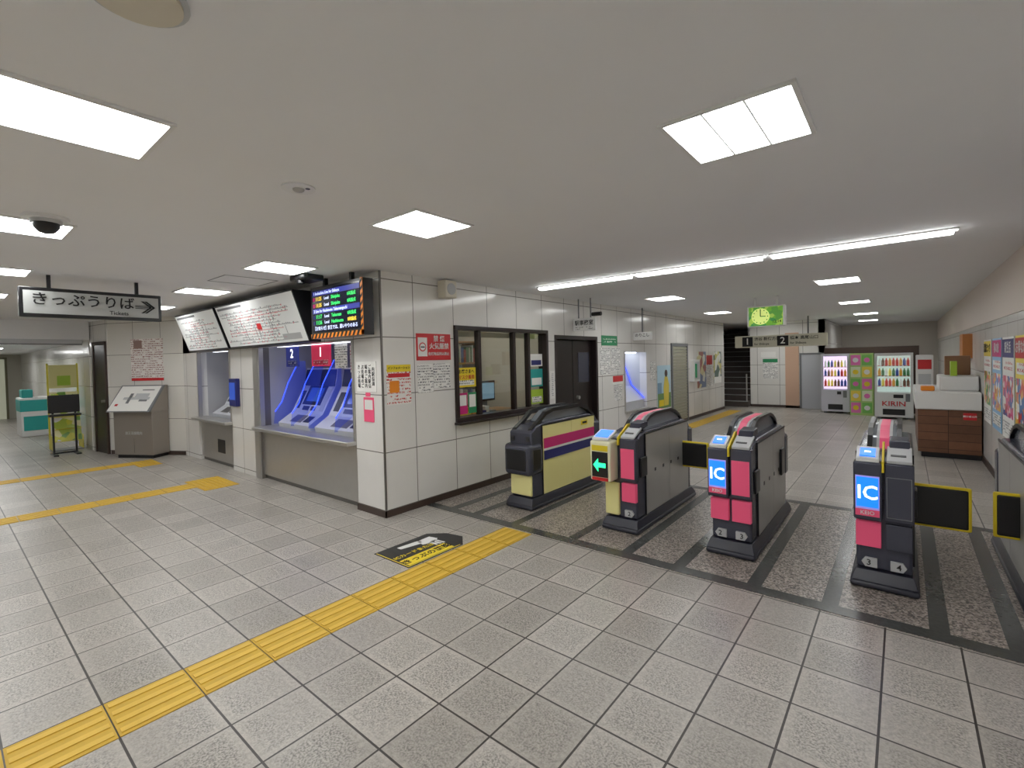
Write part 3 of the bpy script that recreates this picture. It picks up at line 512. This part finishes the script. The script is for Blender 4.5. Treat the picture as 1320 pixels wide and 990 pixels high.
# ---------------------------------------------------------------- ticket gates
SIDEG=mat('gate_side_steel',(184,182,178),.32,.35,noise=.06,nscale=5); HOODG=mat('hood_glass',(142,148,156),.12,.2)
def gate(cx,nl,nr,style='pink'):
    y0=4.0; g=G('ticket_gate',(cx,y0,0),local=True)
    g.prism('skirt',[(-.185,-.05),(.185,-.05),(.185,1.5),(-.185,1.5)],'z',.005,.05,SKIRT,.02)
    v=[(-.18,-.045,.05),(.18,-.045,.05),(.18,1.495,.05),(-.18,1.495,.05),(-.155,-.0,.12),(.155,-.0,.12),(.155,1.43,.12),(-.155,1.43,.12)]
    g._a(raw('skirt_slope',v,[(0,3,2,1),(4,5,6,7),(0,1,5,4),(1,2,6,5),(2,3,7,6),(3,0,4,7)],SKIRT,.005))
    g.box('lower_body',(-.15,.15,.02,1.41,.12,.62),CHAR,.02)
    for s_ in (-1,1):
        xa=.15*s_; xb=(.15+.008)*s_; m_=CREAM if style=='cream' or (style=='arrow' and s_<0) else SIDEG
        g.boxes('side_panel',[(min(xa,xb),max(xa,xb),.2,.78,.13,.875),(min(xa,xb),max(xa,xb),.785,1.32,.13,.875)],m_)
        xb2=(.15+.011)*s_
        g.boxes('side_trim',[(min(xa,xb2),max(xa,xb2),.2,1.32,.875,.89),(min(xa,xb2),max(xa,xb2),.19,.2,.13,.89)],BLACK)
    g.prism('deck',[(.01,.6),(.01,.82),(.1,.88),(.3,.91),(1.22,.91),(1.36,.86),(1.43,.78),(1.43,.6)],'x',-.15,.15,CHAR,.015)
    A=[(.28,.9),(.36,.965),(.46,1.01),(.6,1.03),(1.0,1.03),(1.13,1.0),(1.24,.95),(1.32,.88)]
    g.prism('hood',A+[(1.32,.87),(.28,.87)],'x',-.075,.075,HOODG,.008)
    def band(n,xa,xb,off,m_,lo=.006):
        P=[(p[0],p[1]+off) for p in A]; g.prism(n,P+[(p[0],p[1]-lo) for p in A[::-1]],'x',xa,xb,m_)
    if style=='cream':
        A=[(.0,.74),(.05,.84),(.2,.92),(.32,1.0),(.46,1.03),(1.05,1.03),(1.2,.98),(1.36,.88),(1.44,.78)]
        band('hood_rail_l',-.13,-.08,.02,BLACK,.02); band('hood_rail_r',.08,.13,.02,BLACK,.02); 
    else:
        band('hood_rail_l',-.098,-.068,.02,BLACK,.01); band('hood_rail_r',.068,.098,.02,BLACK,.01); band('hood_stripe_edge',-.045,.045,.004,GREYL); band('hood_stripe',-.028,.028,.007,PINK)
    g.box('rear_housing',(-.165,.165,1.3,1.46,.4,.8),CHAR,.03)
    if style=='cream':
        g.box('front_housing',(-.19,.172,-.06,.2,.36,.7),CHAR,.05); g.box('front_inset',(-.14,.12,-.068,-.055,.42,.64),BLACK,.005); g.box('side_inset',(.168,.176,-.0,.14,.42,.64),BLACK,.005)
        g.box('stripe_magenta',(.155,.166,.22,1.3,.625,.735),MAG)
        g.box('stripe_white',(.155,.165,.22,1.3,.6,.625),WHITE)
        g.box('stripe_navy',(.155,.166,.22,1.3,.5,.6),NAVY)
        g.box('front_lower',(-.14,.14,-.0,.03,.14,.36),CREAM,.01); g.box('info_plate',(.16,.167,1.0,1.14,.79,.845),YEL); g.box('info_mark',(.167,.169,1.02,1.12,.805,.83),BTXT)
    else:
        if style=='arrow':
            g.box('display_case',(-.24,-.03,-.14,.02,.47,.84),mat('case_cream',(240,236,200),.35),.02)
            g.box('display',(-.215,-.055,-.146,-.14,.51,.74),BLACK); 
            g.prism('arrow',[(-.2,.62),(-.15,.68),(-.15,.64),(-.075,.64),(-.075,.6),(-.15,.6),(-.15,.56)],'y',-.15,-.146,mat('arrow_green',(40,240,150),.4,emit=1.8))
            g.prism('reader_top',[(-.13,.84),(.04,.9),(.04,.925),(-.13,.865)],'x',-.22,-.05,WHITE,.006); g.prism('reader_lit',[(-.11,.873),(.02,.919),(.02,.923),(-.11,.877)],'x',-.2,-.07,SCRB); g.box('red_label',(-.215,-.055,-.147,-.14,.478,.505),RED); g.box('cream_label',(-.215,-.055,-.147,-.14,.75,.8),YEL)
            g.box('left_lower',(-.15,-.02,-.01,.03,.14,.44),CREAM,.01); g.box('left_edge',(-.16,-.145,.0,.22,.14,.44),CREAM,.004)
        else:
            g.box('display_case',(-.16,-.005,-.05,.05,.47,.86),CHAR,.012)
            g.box('display_frame',(-.148,-.018,-.054,-.05,.5,.77),mat('frame_violet',(160,150,220),.4,emit=.4)); g.box('display',(-.143,-.023,-.057,-.054,.56,.76),SCRB)
            g.text('display_text','IC',(-.083,-.059,.655),.13,'y-',WTXT,sx=.95); g.box('label_strip',(-.148,-.018,-.058,-.05,.5,.545),PINK); g.text('label_text','KEIO',(-.083,-.06,.522),.035,'y-',WHITE)
            g.box('left_lower',(-.15,-.012,-.012,.03,.28,.45),PINK,.004)
            g.prism('reader',[(-.04,.86),(.1,.92),(.1,.945),(-.04,.885)],'x',-.145,-.02,WHITE,.004); g.prism('reader_lit',[(-.02,.894),(.07,.932),(.07,.938),(-.02,.9)],'x',-.125,-.04,SCRB)
            g.box('reader_mark',(-.1,-.065,.02,.03,.915,.925),WTXT)
        g.box('ticket_case',(.005,.16,-.03,.05,.47,.86),CHAR,.012); g.box('right_panel',(.018,.148,-.034,-.03,.5,.77),PINK if nr!='4' else CHAR); 
        if nr=='4': g.boxes('right_outline',[(.018,.148,-.036,-.034,.5,.504),(.018,.148,-.036,-.034,.766,.77),(.018,.022,-.036,-.034,.5,.77),(.144,.148,-.036,-.034,.5,.77)],GREY)
        g.box('right_lower',(.012,.15,-.012,.03,.28,.45),PINK if nr!='4' else CHAR,.004)
        g.prism('ticket_top',[(-.03,.86),(.14,.93),(.14,.95),(-.03,.88)],'x',.02,.15,GREYL,.004); g.prism('ticket_slot',[(.02,.9),(.035,.907),(.035,.912),(.02,.905)],'x',.04,.12,BLACK); g.prism('ticket_hood',[(.1,.92),(.3,.94),(.3,1.0),(.16,.985)],'x',.03,.14,CHAR,.008)
        g.prism('yellow_fin',[(-.052,.8),(-.052,.87),(.15,.97),(.2,.97),(.2,.9),(-.0,.8)],'x',-.006,.006,YEL)
        for x,nn in ((-.08,nl),(.08,nr)):
            g.prism('number_tag',[(x-.04,.17),(x-.02,.2),(x+.045,.2),(x+.045,.14),(x-.02,.14)] if x<0 else [(x+.04,.17),(x+.02,.2),(x-.045,.2),(x-.045,.14),(x+.02,.14)],'y',-.002,.025,GREYL)
            g.text('number',nn,(x,-.005,.17),.055,'y-',BTXT)
        g.box('side_sensor_box',(.155,.175,.06,.2,.5,.68),BLACK,.008); g.boxes('side_sensors',[(.158,.161,.4+i*.2,.43+i*.2,.5,.53) for i in range(4)],BLACK)
    return g
def flap(g,s_,y,l=.27,z0=.4,z1=.68):
    x0=.15*s_; x1=(.16+l)*s_
    a,b=min(x0,x1),max(x0,x1)
    g.box('flap_edge',(a,b,y,y+.03,z0,z1),YEL,.012); 
    g.box('flap_pad',(a,b-.015,y-.006,y+.036,z0+.015,z1-.015) if s_>0 else (a+.015,b,y-.006,y+.036,z0+.015,z1-.015),BLACK,.012)
g0=gate(gx[0],'','','cream'); 
g1=gate(gx[1],'1','2','arrow'); flap(g1,1,1.15); 
g2=gate(gx[2],'2','3'); flap(g2,-1,1.15,.2); g2.box('side_box',(.158,.18,1.05,1.2,.45,.7),BLACK,.01)
g3=gate(gx[3],'3','4'); flap(g3,1,.4,.3,.36,.66)
g4=gate(gx[4],'4','5'); flap(g4,-1,.4,.12,.36,.66)
# ---------------------------------------------------------------- far zone
cy=8.8
ck=G('hanging_clock',(-1.8,cy,2.3)); ck.box('case',(-2.05,-1.48,cy,cy+.14,2.05,2.4),WHITE,.02)
ck.box('face',(-2.02,-1.51,cy-.004,cy,2.07,2.38),blobmat('clockflowers',[(110,180,50),(90,160,60),(170,205,80),(60,150,70)],14,emit=.3))
ck.cyl('dial',(-1.84,cy-.012,2.225),.135,.008,mat('dial_green',(215,238,130),.4,emit=.6),'y')
ck.boxes('hands',[(-1.847,-1.833,cy-.018,cy-.014,2.225,2.33),(-1.84,-1.76,cy-.018,cy-.014,2.218,2.232)],BTXT)
for i in range(12):
    a=i*math.pi/6; ck.cyl('tick',(-1.84+.11*math.sin(a),cy-.016,2.225+.11*math.cos(a)),.01,.003,BTXT,'y',seg=8)
ck.text('label','12:14',(-1.6,cy-.008,2.13),.06,'y-',BTXT)
ck.boxes('hanger',[(-1.95,-1.92,cy+.05,cy+.08,2.4,HC),(-1.62,-1.59,cy+.05,cy+.08,2.4,HC)],WHITE)
ps=G('hanging_platform_sign',(-2.6,14.2,1.95)); ps.box('box',(-3.62,-1.47,14.2,14.32,1.78,2.1),mat('platform_sign',(190,186,166),.4,emit=.1),.01)
for x,nn in ((-3.3,'1'),(-2.45,'2')):
    ps.box('number_plate',(x-.13,x+.13,14.19,14.2,1.81,2.07),BTXT); ps.text('number',nn,(x,14.185,1.94),.24,'y-',WHITE); ps.text('line','渋谷 新宿方面' if nn=='1' else '橋本 高尾山口',(x+.17,14.185,2.0),.1,'y-',BTXT,'LEFT'); ps.text('line','for Shibuya',(x+.17,14.185,1.87),.08,'y-',BTXT,'LEFT')
ps.boxes('hanger',[(-3.3,-3.27,14.25,14.28,2.1,HC),(-1.9,-1.87,14.25,14.28,2.1,HC)],GREY)
stg=G('staircase',(-4.6,15.7,0)); 
stg.boxes('steps',[(-5.59,-3.66,15.7+i*.3,20.85,i*.17,(i+1)*.17) for i in range(14)],mat('stair_dark',(72,64,62),.4)); stg.boxes('nosing',[(-5.59,-3.66,15.69+i*.3,15.74+i*.3,(i+1)*.17-.005,(i+1)*.17+.006) for i in range(14)],GREYL)
stg.boxes('handrail_posts',[(-3.72,-3.69,15.75,15.78,.17,1.0)],STEEL)
fd=G('door_3',(-2.1,15.98,0)); fd.box('leaf',(-2.28,-1.78,15.96,16,0,1.55),mat('door_grey',(186,188,194),.4),.004); fd.boxes('casing',[(-2.33,-2.28,15.95,16,0,1.6),(-1.78,-1.74,15.95,16,0,1.6),(-2.28,-1.78,15.95,16,1.55,1.6)],GREY); fd.cyl('knob',(-1.84,15.92,.8),.025,.04,STEEL,'y')
notice('wall_notice','y-',16,-3.3,-2.9,.85,1.45,TXY,[(0,1,.82,1,GREEN)]); notice('wall_notice','y-',16,-3.35,-2.95,1.5,1.66,PAPER)
def bottles(g,x0,x1,y,rows,per):
    pal=[mat('drink_%d'%i,c,.3,emit=.3) for i,c in enumerate([(210,60,50),(240,240,235),(60,120,70),(230,160,50),(60,80,160),(110,70,50),(240,220,90)])]
    bs=[([],[]) for _ in pal]
    for r in rows:
        for i in range(per):
            x=x0+(x1-x0)*(i+.5)/per; k=rr.randrange(len(pal)); V,F=bs[k]; N=8
            prof=[(.028,0),(.028,.11),(.012,.15),(.012,.175)]; o=len(V)
            for (rad,h) in prof:
                for j in range(N): a=2*math.pi*j/N; V.append((x+rad*math.cos(a),y+rad*math.sin(a),r+h))
            for q in range(3):
                for j in range(N): F.append((o+q*N+j,o+q*N+(j+1)%N,o+(q+1)*N+(j+1)%N,o+(q+1)*N+j))
    for k,(V,F) in enumerate(bs):
        if V: g._a(raw('drinks_%d'%k,V,F,pal[k],0,True))
def vending(x0,x1,y,h,body,lit,name_txt,rows,per):
    g=G('drink_vending_machine',((x0+x1)/2,y,0)); d=.6
    g.boxes('cabinet',[(x0,x1,y+.12,y+d,.05,h),(x0,x1,y,y+.12,.05,.62),(x0,x1,y,y+.12,h-.06,h),(x0,x0+.05,y,y+.12,.62,h-.06),(x1-.05,x1,y,y+.12,.62,h-.06)],body)
    g.boxes('feet',[(x0+.05,x0+.12,y+.05,y+.12,0,.05),(x1-.12,x1-.05,y+.05,y+.12,0,.05),(x0+.05,x1-.05,y+.4,y+.5,0,.05)],GREY)
    g.box('lit_back',(x0+.05,x1-.05,y+.1,y+.12,.64,h-.07),lit); 
    g.boxes('shelves',[(x0+.05,x1-.05,y+.0,y+.1,r-.015,r) for r in rows],WHITE)
    g.boxes('buttons',[(x0+.05+(x1-x0-.1)*(i+.25)/per,x0+.05+(x1-x0-.1)*(i+.75)/per,y-.004,y,r-.014,r-.002) for r in rows for i in range(per)],RED)
    bottles(g,x0+.06,x1-.06,y+.05,rows,per)
    g.box('glass',(x0+.05,x1-.05,y+.002,y+.006,.64,h-.07),GLASS)
    g.box('tray',(x0+.15,x1-.15,y-.01,y+.005,.1,.24),BLACK,.01); g.box('coin_unit',(x1-.14,x1-.06,y-.012,y,.42,.6),GREY,.005); g.box('bill_unit',(x0+.35,x1-.18,y-.008,y,.5,.58),BLACK)
    if name_txt: g.text('name',name_txt,((x0+x1)/2,y-.006,.36),.16,'y-',RED,sx=1.1)
    return g
vending(-1.7,-1.08,15.0,1.56,mat('vend_grey',(205,205,216),.35),mat('lit_pink',(240,215,245),.4,emit=1.3),'',(.72,.98,1.22),7)
vending(-.54,.17,14.25,1.55,mat('vend_white',(232,234,232),.35),mat('lit_white',(200,215,210),.4,emit=.7),'KIRIN',(.78,1.02,1.26),9)
vp=G('decorated_locker',(-.82,14.8,0)); vp.box('body',(-1.06,-.58,14.8,15.4,0,1.56),mat('locker_green',(170,205,120),.4))
for i in range(2):
    for j in range(5):
        vp.box('square',(-1.04+i*.23,-.84+i*.23,14.794,14.8,.06+j*.3,.32+j*.3),[mat('sq_pink',(235,120,190)),mat('sq_yellow',(240,215,80)),mat('sq_green',(120,190,90)),mat('sq_pale',(225,235,200))][(i*2+j)%4])
        vp.cyl('flower',(-.94+i*.23,14.79,.19+j*.3),.06,.004,[YEL,WHITE,mat('sq_pink',(0,0,0))][(i+j)%3],'y')
sd=G('vending_back_wall_panel',(-.8,15.75,0)); sd.boxes('wood',[(-1.7,.3,15.72,15.8,0,1.72)],mat('surround_dark',(62,44,36),.4))
ae=G('emergency_cabinet',(.35,13.4,0)); ae.box('body',(.2,.48,13.3,13.6,.0,1.5),WHITE,.02); ae.box('red_panel',(.23,.45,13.29,13.3,1.2,1.4),RED); ae.box('window',(.24,.44,13.29,13.3,.75,1.1),GREYL)
ct=G('service_counter',(.5,9.9,0))
ct.box('wood_front',(.16,XR-.02,9.42,11.4,.08,.72),tilemat('counter_wood','y',.8,.12,0,.02,(124,82,58),(100,66,46),(60,38,28),.004,.4,.15,12,.1)); ct.box('plinth',(.2,XR-.02,9.46,11.4,0,.08),BLACK)
ct.box('white_top',(.13,XR-.02,9.38,11.4,.72,.98),WHITE,.015); ct.box('raised_box',(.42,XR-.02,9.7,10.6,.98,1.2),WHITE,.02); ct.box('red_label',(.66,.8,9.414,9.42,.58,.68),RED); ct.text('label','関係者以外',(.73,9.41,.63),.03,'y-',WHITE)
ct.box('monitor',(.5,.8,10.2,10.3,1.2,1.5),mat('brown_box',(140,100,70)),.01); ct.box('phone',(.2,.36,9.6,9.8,.98,1.05),ORANGE,.015); ct.box('folder',(.55,.62,9.8,10.0,1.2,1.42),LIME); ct.box('papers',(.2,.35,9.9,10.2,.98,1.0),PAPER)
cs=[blobmat('rp0',[(235,205,30),(220,80,30),(240,240,235),(40,140,60)],13),blobmat('rp1',[(215,40,110),(60,130,210),(240,240,240),(240,180,20)],13),blobmat('rp2',[(235,235,230),(200,30,40),(30,100,180),(230,80,140)],14),blobmat('rp3',[(245,245,235),(220,30,30),(240,170,20),(40,120,190)],13)]
ttl=['沿線まつり','春の旅','新生活','お得な切符']
for i,(a,b) in enumerate(((8.6,9.25),(7.75,8.45),(6.95,7.65),(6.15,6.85))):
    g=notice('advert_poster','x-',XR-.004,a,b,.62,1.72,[PAPER,mat('ad_blue',(150,195,230)),PAPER,mat('ad_yel',(245,225,90))][i],[(.05,.95,.22,.62,cs[i]),(0,1,.8,.98,[YEL,MAG,NAVY,RED][i]),(.08,.92,.05,.18,textmat('adt','x',(240,240,236),(60,60,70),.03,90)),(.1,.9,.66,.76,textmat('adt2','x',(240,240,236),(200,30,50),.06,40))])
    g.text('title',ttl[i],(XR-.013,(a+b)/2,1.6),.13,'x-',[BTXT,WHITE,WHITE,WHITE][i])
notice('wall_box','x-',XR,10.8,11.3,1.45,1.85,mat('box_orange',(190,120,60)),[],.12); notice('wall_notice','x-',XR,11.6,12.3,1.0,1.7,TXX)
# ---------------------------------------------------------------- world & camera
w=bpy.data.worlds.new('World'); S.world=w; w.use_nodes=True; w.node_tree.nodes['Background'].inputs[0].default_value=(.5,.5,.5,1); w.node_tree.nodes['Background'].inputs[1].default_value=.3
S.view_settings.view_transform='Standard'; S.view_settings.gamma=1.05
f=615.0; th=math.radians(1.2); rho=math.atan(.024); psi=math.radians(39.4)
R0=Vector((math.cos(psi),math.sin(psi),0)); F=Vector((-math.sin(psi)*math.cos(th),math.cos(psi)*math.cos(th),-math.sin(th))); U0=R0.cross(F)
X=R0*math.cos(rho)-U0*math.sin(rho); Y=R0*math.sin(rho)+U0*math.cos(rho); Z=-F
cd=bpy.data.cameras.new('camera'); cam=bpy.data.objects.new('camera',cd); link(cam)
M=Matrix((X,Y,Z)).transposed().to_4x4(); M.translation=(0,0,1.6); cam.matrix_world=M
cd.sensor_width=36; cd.lens=36*f/1320; cd.shift_y=-18/1320; cd.clip_start=.05
S.camera=cam
